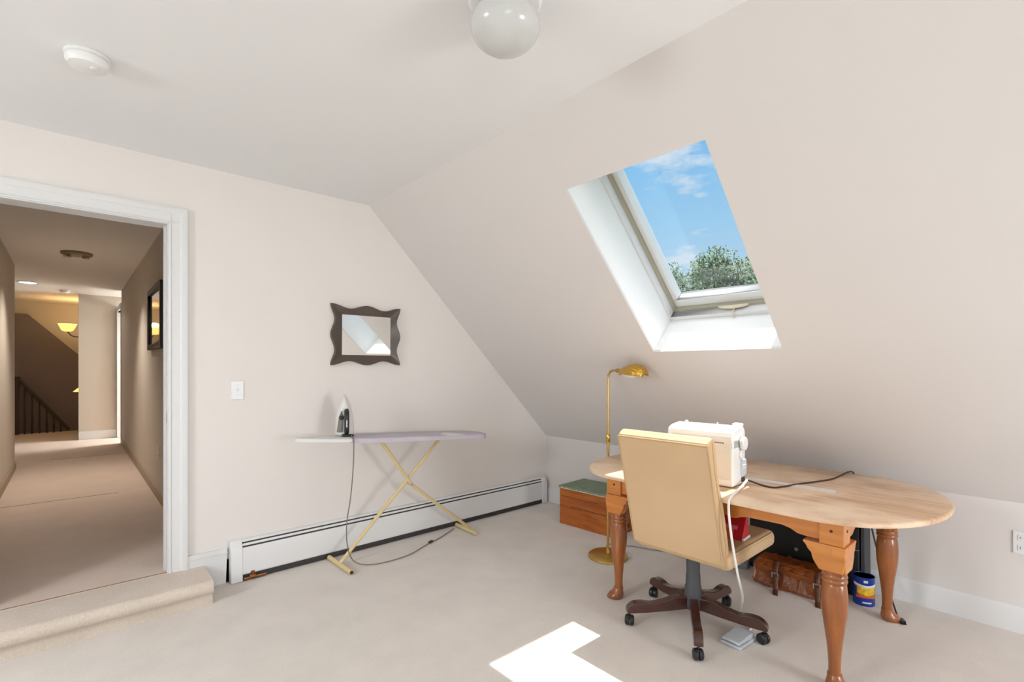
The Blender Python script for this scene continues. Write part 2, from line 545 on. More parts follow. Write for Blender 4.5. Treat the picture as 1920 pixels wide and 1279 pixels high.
def ring(b, lo, hi, w, M=None, depth=None):
    """rectangular frame in local x,y between lo and hi; w = (left x, right x, low y, high y) widths; depth=(z0,z1)"""
    x0, y0 = lo; x1, y1 = hi; z0, z1 = depth
    I = M or Matrix()
    b.mbox((x0, y0, z0), (x0 + w[0], y1, z1), I)
    b.mbox((x1 - w[1], y0, z0), (x1, y1, z1), I)
    b.mbox((x0 + w[0], y0, z0), (x1 - w[1], y0 + w[2], z1), I)
    b.mbox((x0 + w[0], y1 - w[3], z0), (x1 - w[1], y1, z1), I)
    return b

# ---- skylight (window_1)
def skylight(name, M, s0, s1, y0, y1, full=True):
    e_ = bpy.data.objects.new(name, None); COL.objects.link(e_); struct(e_)
    ring(MB(), (s0 - T, y0 - T), (s1 + T, y1 + T), (T, T, T, T), M, (.0155, .47)).build('reveal', REVEAL, e_, flat=True)
    # fixed frame
    ring(MB(), (s0 - .001, y0 - .001), (s1 + .001, y1 + .001), (.030, .012, .012, .012), M, (.30, .47)).build('window_frame', TRIMW, e_, bevel=.004)
    ring(MB(), (s0 + .028, y0 + .010), (s1 - .010, y1 - .010), (.018, .018, .014, .014), M, (.355, .45)).build('gasket', GASKET, e_, flat=True)
    ring(MB(), (s0 + .040, y0 + .016), (s1 - .016, y1 - .016), (.062, .040, .038, .038), M, (.385, .46)).build('sash', TRIMW, e_, bevel=.006, seg=3)
    MB().mbox((s0 + .10, y0 + .05, .430), (s1 - .05, y1 - .05, .436), M).build('window_pane', GLASS, e_, flat=True)
    ring(MB(), (s0 - .05, y0 - .05), (s1 + .05, y1 + .05), (.06, .06, .06, .06), M, (.455, .50)).build('flashing', CHARC, e_, flat=True)
    if full:
        yc = (y0 + y1) / 2 - .03
        h = MB()
        prof = []
        for k in range(13):
            a = pi * k / 12
            prof.append((yc + .095 * cos(a), .0 + .030 * sin(a)))
        prof = [(y, z) for y, z in prof]
        Mh = M @ Matrix.Translation((s0 + .038, 0, .352))
        h.prism([(p, q) for p, q in prof], 0, .010, axis=0, M=Mh @ Matrix(((1,0,0,0),(0,1,0,0),(0,0,-1,0),(0,0,0,1))))
        hd = h.build('handle', BEIGEP, e_, bevel=.003)
        MB().tube([M @ Vector((s0 + .036, yc - .01, .33)), M @ Vector((s0 + .03, yc - .012, .30)), M @ Vector((s0 + .008, yc - .014, .272))], .004).build('latch_tab', BEIGEP, hd)
    return e_
skylight('window_1', MS, S0, S1, Y0, Y1)
for i, (a, c, d, e2) in enumerate(LH):
    skylight('window_%d' % (i + 2), ML, a, c, d, e2, full=False)  # unseen skylights added around fill lamps c and d
for i, (a, c) in enumerate(wins):  # unseen back windows added around fill lamps a and b
    e_ = bpy.data.objects.new('window_%d' % (i + 4), None); COL.objects.link(e_); struct(e_)
    MW = Matrix(((1,0,0,0),(0,0,1,BY - .14),(0,1,0,0),(0,0,0,1)))
    ring(MB(), (a, WZ0), (c, WZ1), (.05, .05, .05, .05), MW, (.02, .09)).build('window_frame', TRIMW, e_, bevel=.004)
    MB().box((a + .05, BY - .10, (WZ0 + WZ1) / 2 - .02), (c - .05, BY - .06, (WZ0 + WZ1) / 2 + .02)).build('meeting_rail', TRIMW, e_, bevel=.004)
    MB().box((a + .05, BY - .085, WZ0 + .05), (c - .05, BY - .08, WZ1 - .05)).build('window_pane', GLASS, e_, flat=True)
    ring(MB(), (a - .06, WZ0 - .06), (c + .06, WZ1 + .06), (.06, .06, .06, .06), MW, (.14, .158)).build('casing', TRIMW, e_, bevel=.004)

# ---- door casing (trim_1)
tr = bpy.data.objects.new('trim_1', None); COL.objects.link(tr); struct(tr)
CW = .092
b = MB()
def casing_profile(w):      # (offset from opening, thickness)
    return [(0, 0), (0, .011), (.008, .016), (.014, .011), (.055, .014), (.062, .020), (w - .012, .024), (w, .022), (w, 0)]
pr = casing_profile(CW)
O = .012
for sgn, xo in ((1, DX1 - .012), (-1, DX0 + .012)):
    b.prism([(xo + sgn * (p + .004), GY - q) for p, q in pr], HZ - .012, DH + CW - .010, axis=2)
zo = DH - .012
b.prism([(GY - q, zo + p + .004) for p, q in pr], DX0 - CW + .01, DX1 + CW - .01, axis=0)
b.build('door_casing', TRIMW, tr, flat=False, sharp=25)
b = MB()
b.box((DX1 - .014, GY - .002, HZ - .012), (DX1 + .004, GY + .132, DH))
b.box((DX0 - .004, GY - .002, HZ - .012), (DX0 + .014, GY + .132, DH))
b.box((DX0, GY - .002, DH - .014), (DX1, GY + .132, DH + .004))
b.box((DX1 - .024, GY + .05, HZ - .012), (DX1 - .012, GY + .09, DH - .012))
jb = b.build('door_jamb', TRIMW, tr, bevel=.002)
sp = MB().box((DX1 - .0155, GY + .008, 1.015), (DX1 - .0135, GY + .036, 1.075)).build('strike_plate', STEELM, tr)

# ---- baseboards
def baseboard_prof(h):
    return [(0, 0), (.016, 0), (.016, h - .035), (.013, h - .028), (.013, h - .018), (.008, h - .006), (.004, h), (0, h)]
# gable: steps down from the hall-floor level beside the casing
b = MB()
b.prism([(DX1 + CW - .01, HZ - .02), (.604, HZ - .02), (.612, .06), (.655, 0), (.72, 0), (.728, .215), (DX1 + CW - .01, .215)], GY - .016, GY, axis=1)
b.prism([(DX1 + CW - .01, .185), (.73, .185), (.73, .197), (DX1 + CW - .01, .197)], GY - .019, GY - .01, axis=1)
struct(b.build('baseboard_left', TRIMW, bevel=.002))
b = MB()
b.prism([(KX - p, q) for p, q in baseboard_prof(.132)], BY, GY, axis=1)
struct(b.build('baseboard_right', TRIMW))
b = MB()
b.prism([(-KX + p, q) for p, q in baseboard_prof(.132)], BY, GY, axis=1)
struct(b.build('baseboard_opposite', TRIMW))
b = MB()
b.prism([(BY + p, q) for p, q in baseboard_prof(.132)], -KX, KX, axis=0)
struct(b.build('baseboard_back', TRIMW))

# ---- carpeted step up to the hall
b = MB()
prof = [(GY + .01, -.01), (3.222, -.01), (3.222, .060)]
for k in range(9):
    a = -pi / 2 - pi * k / 8 * 0.5 - 0.0
    prof.append((3.224 + .034 * cos(a) * 1.0, .100 + .040 * sin(a)))
for k in range(9):
    a = pi + (-pi / 2) * k / 8
    prof.append((3.224 + .034 * cos(a), .098 + .038 * sin(a)))
prof += [(3.30, .139), (GY + .01, .141)]
b.prism(prof, -1.05, .602, axis=0)
st = b.build('floor_step', STEPC, bevel=.008, seg=2)
struct(st)

# ================================================================== THE HALL
struct(MB().box((-2.7, GY + .0, -.08), (2.7, 13.0, HZ)).build('floor_hall', HCARPET))
struct(MB().box((-2.7, GY + .13, 2.55), (2.7, 13.0, 2.67)).build('ceiling_hall', HALLC))
struct(MB().box((.60, GY + .13, HZ), (.72, 9.92, 2.55)).build('wall_hall_right', HALLW))
b = MB(); b.box((-.61, GY + .13, HZ), (-.49, 8.25, 2.55)); b.box((-2.6, 8.13, HZ), (-.61, 8.25, 2.55))
struct(b.build('wall_hall_left', HALLW))
struct(MB().box((.10, 10.82, HZ), (2.6, 10.94, 2.55)).build('wall_hall_end', HALLW))
b = MB(); b.box((.72, 9.80, HZ), (2.6, 9.92, 2.55)); b.box((2.5, 9.92, HZ), (2.6, 10.82, .85)); b.box((2.5, 9.92, 2.15), (2.6, 10.82, 2.55)); b.box((2.5, 9.92, .85), (2.6, 9.99, 2.15)); b.box((2.5, 10.77, .85), (2.6, 10.82, 2.15))
struct(b.build('wall_landing', HALLW))
b = MB(); b.box((-2.7, 8.13, HZ), (-2.6, 13.0, 2.55)); b.box((2.6, 9.8, HZ), (2.7, 13.0, 2.55)); b.box((-2.6, 12.65, HZ), (2.6, 12.77, 2.55))
struct(b.build('wall_stair_back', HALLW))
struct(MB().prism([(-2.59, HZ), (-2.59, 2.31), (-.58, 2.31), (.113, 1.585), (1.555, HZ)], 12.53, 12.645, axis=1).build('wall_stair_dark', DARKWALL))
e_ = bpy.data.objects.new('window_6', None); COL.objects.link(e_); struct(e_)
MW = Matrix(((0,0,1,2.5),(1,0,0,0),(0,1,0,0),(0,0,0,1)))
ring(MB(), (9.99, .85), (10.77, 2.15), (.05,.05,.05,.05), MW, (.02, .08)).build('window_frame', TRIMW, e_)
MB().box((2.55, 10.04, .90), (2.555, 10.72, 2.10)).build('window_pane', GLASS, e_, flat=True)
# casing at the end of the right wall, baseboards
tr2 = MB().box((.588, 9.86, HZ), (.735, 9.945, 2.36)); tr2.box((.588, 9.945, 2.28), (.64, 10.82, 2.36)); tr2.box((.588, 10.74, HZ), (.64, 10.82, 2.28))
struct(tr2.build('trim_2', TRIMW, bevel=.004))
for nm, lo, hi, m in (('baseboard_hall_right', (.586, GY + .14, HZ), (.60, 9.86, HZ + .085), HALLBB),
                      ('baseboard_hall_left', (-.49, GY + .14, HZ), (-.476, 8.25, HZ + .085), HALLBB),
                      ('baseboard_hall_end', (.10, 10.804, HZ), (.588, 10.82, HZ + .14), TRIMW)):
    struct(MB().box(lo, hi).build(nm, m, bevel=.003))

for i_, (y_, x0_, x1_, w_) in enumerate(((GY + .004, DX0, DX1 - .012, .010), (6.03, -.475, .34, .012), (8.75, -.2, .586, .012))):  # threshold seam, then carpet edge shadows drawn as dark strips
    struct(MB().box((x0_, y_, HZ - .002), (x1_, y_ + w_, HZ + .0012)).build('trim_%d' % (i_ + 3), mat('seam_edge_shade_%d' % i_, (150, 122, 98), .9)))
# ---- picture in the hall
p = thing('framed_picture', 'wide picture in a black frame with glass on the right wall of the hall', 'picture', (.60, 5.61, 1.80))
MP = Matrix(((0,0,-1,0),(1,0,0,0),(0,1,0,0),(0,0,0,1)))
ring(MB(), (-.475, -.29), (.475, .29), (.05,.05,.05,.05), MP, (.001, .032)).build('frame', BLACKFR, p, bevel=.005)
MB().mbox((-.43, -.245, .002), (.43, .245, .014), MP).build('print', PRINT, p, flat=True)
# ---- hall outlet
def outlet(name, label, loc, M):
    t = thing(name, label, 'outlet', loc)
    MB().mbox((-.035, -.057, 0.0005), (.035, .057, .006), M).build('cover_plate', OFFWHITE, t, bevel=.003)
    for dz in (-.025, .025):
        f = MB().mbox((-.017, dz - .014, .005), (.017, dz + .014, .008), M).build('socket', OFFWHITE, t, bevel=.004)
        s = MB()
        s.mbox((-.009, dz - .004, .0078), (-.006, dz + .006, .0086), M); s.mbox((.006, dz - .004, .0078), (.009, dz + .006, .0086), M)
        s.build('slots', MIDGREY, f)
    return t
outlet('wall_outlet', 'white outlet low on the right wall of the hall', (.60, 5.52, .56), MP)
MR = MP
outlet('wall_outlet', 'white outlet on the low wall at the right edge, past the table', (KX, .140, .455), MR)
# ---- hall ceiling fixtures
t = thing('recessed_light', 'bright recessed ceiling light at the far end of the hall', 'light', (-.45, 9.78, 2.55))
MB().lathe([(.115, -.001), (.115, -.010), (.092, -.012), (.092, -.001)]).build('trim_ring', TRIMW, t)
MB().lathe([(0, -.004), (.092, -.004), (.090, -.009), (0, -.014)]).build('lens', BULB, t)
t = thing('ceiling_spotlight', 'small twin spotlight on the dim ceiling of the hall', 'light', (.05, 6.95, 2.55))
MB().lathe([(.13, -.001), (.13, -.022), (.12, -.028), (0, -.028)]).build('canopy', mat('spot_canopy', (150, 132, 108), .5), t)
for dx in (-.075, .075):
    MB().lathe([(0, -.026), (.028, -.027), (.034, -.055), (.030, -.056), (0, -.04)], (dx, 0, 0)).build('spot', STEELM, t)
t = thing('smoke_detector', 'small white detector on the hall ceiling before the stairwell', 'smoke detector', (-.06, 10.45, 2.55))
MB().lathe([(.06, -.001), (.06, -.018), (.05, -.034), (0, -.036)]).build('housing', WHITEP, t)
MB().lathe([(.02, -.035), (.018, -.041), (0, -.042)]).build('test_button', OFFWHITE, t)

# ---- chandelier over the stairs
t = thing('chandelier', 'lit amber glass chandelier hanging in the stairwell past the hall', 'chandelier', (.22, 11.75, 2.55))
MB().lathe([(.07, 0), (.065, -.025), (.012, -.04), (.012, -.40), (.03, -.43), (.03, -.60), (.012, -.64), (0, -.66)], seg=20).build('stem', DARKWOOD, t)
for k in range(3):
    a = pi + k * 2 * pi / 3
    d = Vector((cos(a), sin(a), 0))
    arm = MB().tube(curve([d * .02 + Vector((0,0,-.58)), d * .10 + Vector((0,0,-.66)), d * .20 + Vector((0,0,-.65)), d * .26 + Vector((0,0,-.575))]), .009).build('arm', DARKWOOD, t)
    c = d * .26
    MB().lathe([(.035, -.575), (.075, -.56), (.10, -.51), (.13, -.44), (.125, -.44), (.094, -.505), (.07, -.55), (0, -.562)], c, seg=28).build('shade', SHADEG, arm)
    lamp('chandelier_bulb', 'POINT', (.22 + c.x, 11.75 + c.y, 2.55 - .40), 3.2, (1.0, .74, .40), radius=.05)
t = thing('wall_sconce', 'little lit amber lampshade peeping past the end wall of the hall', 'light', (.15, 11.9, .90))
MB().lathe([(.016, -.24), (.05, -.23), (.012, -.20), (.012, -.02)], seg=18).build('stem', DARKWOOD, t)
MB().lathe([(.04, .075), (.115, .005), (.118, .0), (.036, .072)], seg=24).build('shade', SHADEG, t)
MB().box((-.05, -.05, HZ - .90), (.05, .05, -.22)).build('post', DARKWOOD, t, bevel=.006)
sp0 = lamp('hall_fill_spot', 'SPOT', (.05, 6.95, 2.48), 100, (1.0, .90, .80), direction=(-.03, -.12, -1), radius=.05)  # fill added to brighten the hall, hung at the twin spotlight
sp0.data.spot_size = radians(108); sp0.data.spot_blend = 1.0
# ---- stair railing
t = thing('stair_railing', 'dark stair rail with balusters against the brown stairwell wall', 'railing', (-.72, 12.40, HZ))
MB().tube([(-.02, 0, 1.02), (.03, 0, .98), (.70, 0, .03)], .028).build('handrail', DARKWOOD, t)
n_ = MB().box((-.04, -.04, 0), (.04, .04, 1.0)); n_.box((-.05, -.05, 1.0), (.05, .05, 1.03))
n_.build('newel_post', DARKWOOD, t, bevel=.006)
for k in range(6):
    x = .11 + .095 * k
    z = .98 - (x - .03) * .95 / .67
    MB().lathe([(.012, 0), (.016, z * .3), (.011, z * .6), (.012, z)], (x, 0, 0), seg=10).build('baluster', DARKWOOD, t)
lamp('recessed_bulb', 'SPOT', (-.45, 9.78, 2.52), 11, (1.0, .96, .90), direction=(0, 0, -1), radius=.06).data.spot_size = radians(150)

# ================================================================== WALL FITTINGS
# ---- baseboard heater
HX0, HX1 = .738, 3.53
t = thing('baseboard_heater', 'long white baseboard heater along the left wall under the ironing board', 'heater', (0, GY, 0))
prof = [(-.001, .012), (-.006, .012), (-.006, .246), (-.038, .240), (-.039, .244), (-.030, .252), (-.001, .252)]
MB().prism(prof, HX0 + .06, HX1 - .06, axis=0).build('back_plate', HEATW, t)
MB().prism([(-.040, .231), (-.0475, .2185), (-.045, .2170), (-.0375, .2295)], HX0 + .06, HX1 - .06, axis=0).build('damper', HEATW, t)
MB().prism([(-.030, .243), (-.034, .243), (-.056, .198), (-.030, .198)], HX0 + .06, HX1 - .06, axis=0).build('upper_slot', HEATDARK, t)
MB().prism([(-.052, .209), (-.057, .206), (-.060, .186), (-.060, .048), (-.056, .040), (-.054, .040), (-.054, .204)], HX0 + .06, HX1 - .06, axis=0).build('front_panel', HEATW, t, sharp=20)
MB().prism([(-.010, .004), (-.052, .004), (-.052, .044), (-.010, .044)], HX0 + .06, HX1 - .06, axis=0).build('lower_slot', HEATDARK, t)
for a, c in ((HX0, HX0 + .066), (HX1 - .064, HX1)):
    MB().prism([(-.001, .001), (-.063, .001), (-.063, .196), (-.054, .222), (-.038, .250), (-.030, .2545), (-.001, .2545)], a, c, axis=0).build('end_cap', HEATW, t, bevel=.004)
vx = .86
v = MB().tube([(HX0 + .07, -.062, .016), (HX0 + .20, -.062, .016)], .009)
v.lathe([(.012, -.02), (.016, -.012), (.016, .012), (.012, .02)], (vx, -.062, .022), axis=0, seg=12)
v.lathe([(.007, 0), (.012, .012), (.010, .024), (0, .026)], (vx, -.062, .030), seg=12)
v.build('copper_valve', COPPER, t)
# ---- light switch
t = thing('light_switch', 'white light switch on the wall between the doorway and the mirror', 'light switch', (.786, GY, 1.195))
MB().box((-.036, -.006, -.058), (.036, -.0005, .058)).build('cover_plate', OFFWHITE, t, bevel=.003)
MB().box((-.006, -.015, -.004), (.006, -.004, .013)).build('toggle', OFFWHITE, t, bevel=.002)
for dz in (-.03, .03): MB().lathe([(0, -.0075), (.003, -.007), (.003, -.005)], (0, 0, dz), axis=1, seg=10).build('screw', STEELM, t)
# ---- wavy mirror
t = thing('wall_mirror', 'mirror in a dark wavy frame on the wall above the ironing board', 'mirror', (1.650, GY - .0022, 1.577))
t.rotation_euler = (radians(.9), 0, 0)
OW, OH, IW, IH = .272, .221, .192, .146
def side(n=24):
    # outer and inner loops, clockwise from top-left, as (x,z)
    out, inn = [], []
    def wav(u): return .030 * sin(2 * pi * u) ** 2
    for k in range(n):
        u = k / n; out.append((-OW + 2 * OW * u, OH - wav(u))); inn.append((-IW + 2 * IW * u, IH))
    for k in range(n):
        u = k / n; out.append((OW - wav(u), OH - 2 * OH * u)); inn.append((IW, IH - 2 * IH * u))
    for k in range(n):
        u = k / n; out.append((OW - 2 * OW * u, -OH + wav(u))); inn.append((IW - 2 * IW * u, -IH))
    for k in range(n):
        u = k / n; out.append((-OW + wav(u), -OH + 2 * OH * u)); inn.append((-IW, -IH + 2 * IH * u))
    return out, inn
out, inn = side()
n = len(out); vs = []; fs = []
loops = [[(x, -.001, z) for x, z in out], [(x, -.022, z) for x, z in out], [(x * .985, -.030, z * .985) for x, z in out],
         [(x, -.016, z) for x, z in inn], [(x, -.004, z) for x, z in inn]]
for lp in loops: vs += lp
for i in range(len(loops) - 1):
    for k in range(n):
        k2 = (k + 1) % n
        fs.append((i*n+k, i*n+k2, (i+1)*n+k2, (i+1)*n+k))
for k in range(n):
    k2 = (k + 1) % n
    fs.append((k2, k, 4*n + k, 4*n + k2))
m_ = MB(); m_.add(vs, fs); m_.build('frame', FRAMEDK, t, sharp=30)
MB().box((-IW - .003, -.0145, -IH - .003), (IW + .003, -.006, IH + .003)).build('mirror_glass', MIRROR, t, flat=True)
# ---- room smoke detector
t = thing('smoke_detector', 'white round smoke detector on the room ceiling above the doorway', 'smoke detector', (.05, 2.545, CZ))
MB().lathe([(.072, -.001), (.072, -.010), (.066, -.014)]).build('base_plate', WHITEP, t)
MB().lathe([(.060, -.012), (.068, -.016), (.069, -.030), (.060, -.044), (.040, -.050), (0, -.051)]).build('housing', WHITEP, t)
MB().lathe([(.014, -.050), (.013, -.055), (0, -.056)], (.02, -.02, 0)).build('test_button', OFFWHITE, t)
# ---- ceiling globe
t = thing('ceiling_light', 'white frosted glass globe light on the ceiling at the top of the picture', 'light', (1.062, 1.222, CZ))
MB().lathe([(.122, -.0005), (.122, -.016), (.112, -.030), (.085, -.034), (0, -.034)], seg=48).build('canopy', WHITEP, t)
gp = [(.085, -.030)]
for k in range(21):
    a = radians(128 - 128 * k / 20)
    gp.append((.114 * sin(a), -.100 - .080 * cos(a)))
MB().lathe(gp, seg=48).build('globe', GLOBE, t)

# ================================================================== FURNITURE
# ---- oval table with turned legs
TZ = .74
TXC, TYC, TA, TBE, TYS = 2.765, 1.185, .535, .395, .480
t = thing('dining_table', 'oval maple table with turned legs and worn top below the skylight', 'table', (TXC, TYC, 0))
def oval(inset=0.0, n=32):
    pts = []
    for k in range(n + 1):
        a = pi * k / n
        pts.append(((TA - inset) * cos(a), TYS + (TBE - inset) * (abs(sin(a)) ** .92)))
    for k in range(n + 1):
        a = pi + pi * k / n
        pts.append(((TA - inset) * cos(a), -TYS - (TBE - inset) * (abs(sin(a)) ** .92)))
    return pts
lv = [(.018, TZ - .026), (.004, TZ - .022), (0, TZ - .012), (.004, TZ - .004), (.012, TZ)]
vs = []; fs = []
for ins, z in lv: vs += [(x, y, z) for x, y in oval(ins)]
n = len(oval())
for i in range(len(lv) - 1):
    for k in range(n):
        k2 = (k + 1) % n
        fs.append((i*n+k, i*n+k2, (i+1)*n+k2, (i+1)*n+k))
fs.append(tuple(range(n - 1, -1, -1))); fs.append(tuple((len(lv)-1)*n + k for k in range(n)))
m_ = MB(); m_.add(vs, fs); m_.build('tabletop', TABLETOP, t, sharp=50)
LX, LY = .385, .545
LXB = .462            # the back pair of legs stands further out
def apron_profile(L_):
    half = [(0, .668), (.035, .668), (.075, .655), (.10, .632), (.125, .624), (.15, .627), (.175, .638), (.205, .643), (L_ - .155, .645), (L_ - .12, .637), (L_ - .09, .622), (L_ - .05, .618), (L_, .618)]
    pts = [(-p, q) for p, q in reversed(half)] + half[1:]
    return pts
ap = [(y, z) for y, z in apron_profile(LY - .04)]
poly = ap + [(LY - .04, TZ - .025), (-(LY - .04), TZ - .025)]
for sx in (-1, 1):
    MB().prism(poly, (-LX - .032 if sx < 0 else LXB + .012), (-LX - .012 if sx < 0 else LXB + .032), axis=0).build('apron', MAPLE, t)
LM = (LX + LXB) / 2; LO = (LXB - LX) / 2
ap2 = [(x + LO, z) for x, z in apron_profile(LM - .04)]
poly2 = ap2 + [(LM - .04 + LO, TZ - .025), (-(LM - .04) + LO, TZ - .025)]
for sy in (-1, 1):
    MB().prism(poly2, sy * LY + (-.032 if sy < 0 else .012), sy * LY + (-.012 if sy < 0 else .032), axis=1).build('apron', MAPLE, t)
for sx in (-1, 1):
    for sy in (-1, 1):
        cx, cy = (-LX if sx < 0 else LXB), sy * (LY if sx < 0 else LY + .014)
        b = MB()
        b.lathe([(.040, .515), (.046, .500), (.047, .490), (.043, .484), (.046, .478), (.0475, .470), (.043, .463), (.0475, .456), (.046, .447), (.041, .442),
                 (.044, .435), (.0475, .40), (.0485, .36), (.0455, .31), (.037, .25), (.029, .19), (.0245, .14), (.0225, .10), (.0225, .075), (.024, .055), (.022, .03)], (cx, cy, 0), seg=32)
        b.box((cx - .036, cy - .036, .48), (cx + .036, cy + .036, .62))
        lg = b.build('leg', LEGWOOD, t, sharp=45)
        # pad foot, toe pointing outwards
        d = Vector((sx, sy, 0)).normalized()
        fo = MB()
        def foot(u, v):
            a = 2 * pi * u
            prof = [(.0, .0), (.030, .0), (.038, .006), (.041, .016), (.038, .030), (.030, .046), (.026, .064), (.0, .066)]
            i = min(int(v * (len(prof) - 1) + 1e-6), len(prof) - 2); f = v * (len(prof) - 1) - i
            r = prof[i][0] * (1 - f) + prof[i+1][0] * f; z = prof[i][1] * (1 - f) + prof[i+1][1] * f
            sh = max(0, 1 - z / .06) * .020
            P = Vector((r * cos(a), r * sin(a), z))
            P += d * (sh + max(0, (P.x * d.x + P.y * d.y)) * .35 * max(0, 1 - z / .05))
            return (cx + P.x, cy + P.y, P.z)
        fo.grid(foot, 25, 15)
        fo.build('foot', LEGWOOD, lg)
        # square post above
        po = MB().box((cx - .045, cy - .045, .606), (cx + .045, cy + .045, TZ - .026)).build('corner_post', MAPLE, lg, bevel=.003)
        MB().lathe([(.006, -.0465 if sx < 0 else .0465), (.006, -.04 if sx < 0 else .04)], (cx, cy, .665), axis=0, seg=10).build('peg', KNOT, lg)
        MB().lathe([(.006, -.0465 if sy < 0 else .0465), (.006, -.04 if sy < 0 else .04)], (cx, cy, .665), axis=1, seg=10).build('peg', KNOT, lg)
        # scalloped knee brackets
        kn = MB()
        def kprof(s_in):    # coordinates across the leg; s_in = direction towards the table middle
            q = [(-.052, .606), (-.056, .58), (-.052, .54), (-.045, .508), (-.043, .498), (.043, .498), (.052, .512), (.064, .530), (.070, .546), (.072, .560), (.086, .574), (.094, .590), (.104, .600), (.104, .608)]
            return [(p * s_in, z) for p, z in q]
        kn.prism([(cy + p, z) for p, z in kprof(-sy)], cx + sx * .0 , cx + sx * .053, axis=0)
        kn.prism([(cx + p, z) for p, z in kprof(-sx)], cy + sy * .0 , cy + sy * .053, axis=1)
        kn.build('knee_bracket', MAPLE, lg, bevel=.007, seg=3)

# ---- office chair
CX, CY = 2.42, 1.29
t = thing('office_chair', 'tan vinyl office chair on a dark wooden five-arm caster base', 'chair', (CX, CY, 0))
prof = [(2.250, .412), (2.103, .990), (2.108, .999), (2.126, 1.014), (2.148, 1.024), (2.166, 1.014), (2.178, .980), (2.196, .88), (2.206, .828), (2.222, .78), (2.247, .724), (2.275, .629), (2.300, .53), (2.312, .473), (2.316, .43), (2.300, .412)]
BW0, BW1 = 1.050 - CY, 1.536 - CY
bk = MB().prism([(x - CX, z) for x, z in prof], BW0, BW1, axis=1).build('backrest', VINYL, t, bevel=.012, seg=3)
pp = MB()
for y in (BW0 + .004, BW1 - .004):
    pp.tube([(2.251 - CX, y, .416), (2.104 - CX, y, .988)], .0045)
pp.tube([(2.104 - CX, BW0 + .004, .988), (2.104 - CX, BW1 - .004, .988)], .0045)
pp.build('piping', PIPING, bk)
sm = MB()
for y in (BW0 - .0005,):
    sm.tube([(2.138 - CX, y, 1.005), (2.165 - CX, y, .86), (2.215 - CX, y, .70), (2.272 - CX, y, .50), (2.272 - CX, y, .425)], .0025)
sm.build('seam', PIPING, bk)
# seat
def seat(u, v):
    a = 2 * pi * u
    return None
st = MB().box((2.272 - CX, 1.030 - CY, .382), (2.822 - CX, 1.556 - CY, .470)).build('seat', VINYL, t, bevel=.034, seg=5)
ws = MB().tube([(2.33 - CX, 1.037 - CY, .459), (2.78 - CX, 1.037 - CY, .459)], .0035).build('piping', VINYL, st)
mc = MB().box((-.08, -.07, .362), (.12, .07, .386))
mc.build('tilt_mechanism', BLACKP, t, bevel=.006)
MB().lathe([(.034, .350), (.034, .272), (.036, .26), (.0375, .21), (.041, .20), (.045, .14), (.046, .105), (.042, .088), (0, .086)]).build('gas_column', DARKGREY, t, sharp=25)
for k in range(5):
    a = radians(-4 + 72 * k)
    top = curve([(.030, 0, .150), (.09, 0, .152), (.16, 0, .132), (.22, 0, .120), (.27, 0, .126), (.315, 0, .122), (.345, 0, .100), (.352, 0, .076)], 5)
    bot = [(.345, .070), (.25, .072), (.12, .082), (.030, .090)]
    poly = [(p.x, p.z) for p in top] + bot
    Mz = Matrix.Rotation(a, 4, 'Z')
    lg = MB().prism(poly, -.021, .021, axis=1, M=Mz).build('base_arm', MAHOG, t, bevel=.007, seg=3)
    # twin-wheel caster
    c = Vector((.335, 0, 0))
    sw = radians([20, -50, 70, 10, -30][k])
    Mc = Mz @ Matrix.Translation(c) @ Matrix.Rotation(sw, 4, 'Z')
    ca = MB()
    for sgn in (-1, 1):
        ca.lathe([(0, sgn * .003), (.0255, sgn * .003), (.0265, sgn * .008), (.0255, sgn * .018), (.018, sgn * .0235), (0, sgn * .024)], axis=1, seg=22, M=Mc @ Matrix.Translation((-.008, 0, .0265)))
    ca.lathe([(.005, .03), (.005, .075)], seg=10, M=Mc)
    ca.lathe([(.0, .045), (.012, .047), (.013, .056), (.006, .058)], seg=12, M=Mc)
    ca.build('caster', BLACKP, lg)

# ---- packet on the seat
t = thing('packet', 'red and orange printed packet lying on the seat of the tan chair', 'packet', (2.545, 1.130, .470), radians(4))
MB().prism([(-.05, .001), (.055, .001), (.045, .05), (.03, .115), (.018, .115), (-.02, .05)], -.055, .10, axis=1).build('pouch', RED, t, bevel=.006)
MB().prism([(-.056, .001), (-.050, .001), (-.022, .045), (-.028, .047)], -.005, .098, axis=1).build('orange_panel', ORANGE, t)
MB().prism([(-.028, .047), (-.022, .045), (-.012, .062), (-.018, .064)], -.02, .098, axis=1).build('pink_stripe', PINK, t)
MB().box((-.045, -.060, .001), (.05, -.052, .012)).build('white_seal', CANW, t)

# ---- sewing machine
t = thing('sewing_machine', 'white sewing machine on the table behind the tan chair', 'sewing machine', (2.436, 1.088, TZ), radians(5))
# local: x = depth away from chair, y = along the arm (column at y=0)
MB().box((0, 0, .004), (.178, .115, .245)).build('column', WHITEP, t, bevel=.012, seg=3)
arm = MB().prism([(0, .185), (.178, .185), (.178, .270), (.160, .292), (.130, .300), (.040, .292), (.012, .282), (0, .272)], 0, .345, axis=1).build('arm', WHITEP, t, bevel=.012, seg=3)
MB().box((.012, .268, .085), (.160, .345, .20)).build('needle_head', WHITEP, t, bevel=.014, seg=3)
nd = MB().lathe([(.0025, .02), (.004, .03), (.004, .09)], (.085, .305, 0), seg=10)
nd.box((.07, .295, .016), (.105, .315, .021)); nd.build('needle_and_foot', STEELM, t)
MB().box((.005, .10, .003), (.172, .37, .030)).build('bed', WHITEP, t, bevel=.008, seg=3)
MB().box((-.003, .010, .040), (.003, .105, .250)).build('front_panel', CREAMP, t, bevel=.002)
MB().box((-.003, .105, .205), (.003, .320, .250)).build('front_panel', CREAMP, t, bevel=.002)
lg_ = MB()
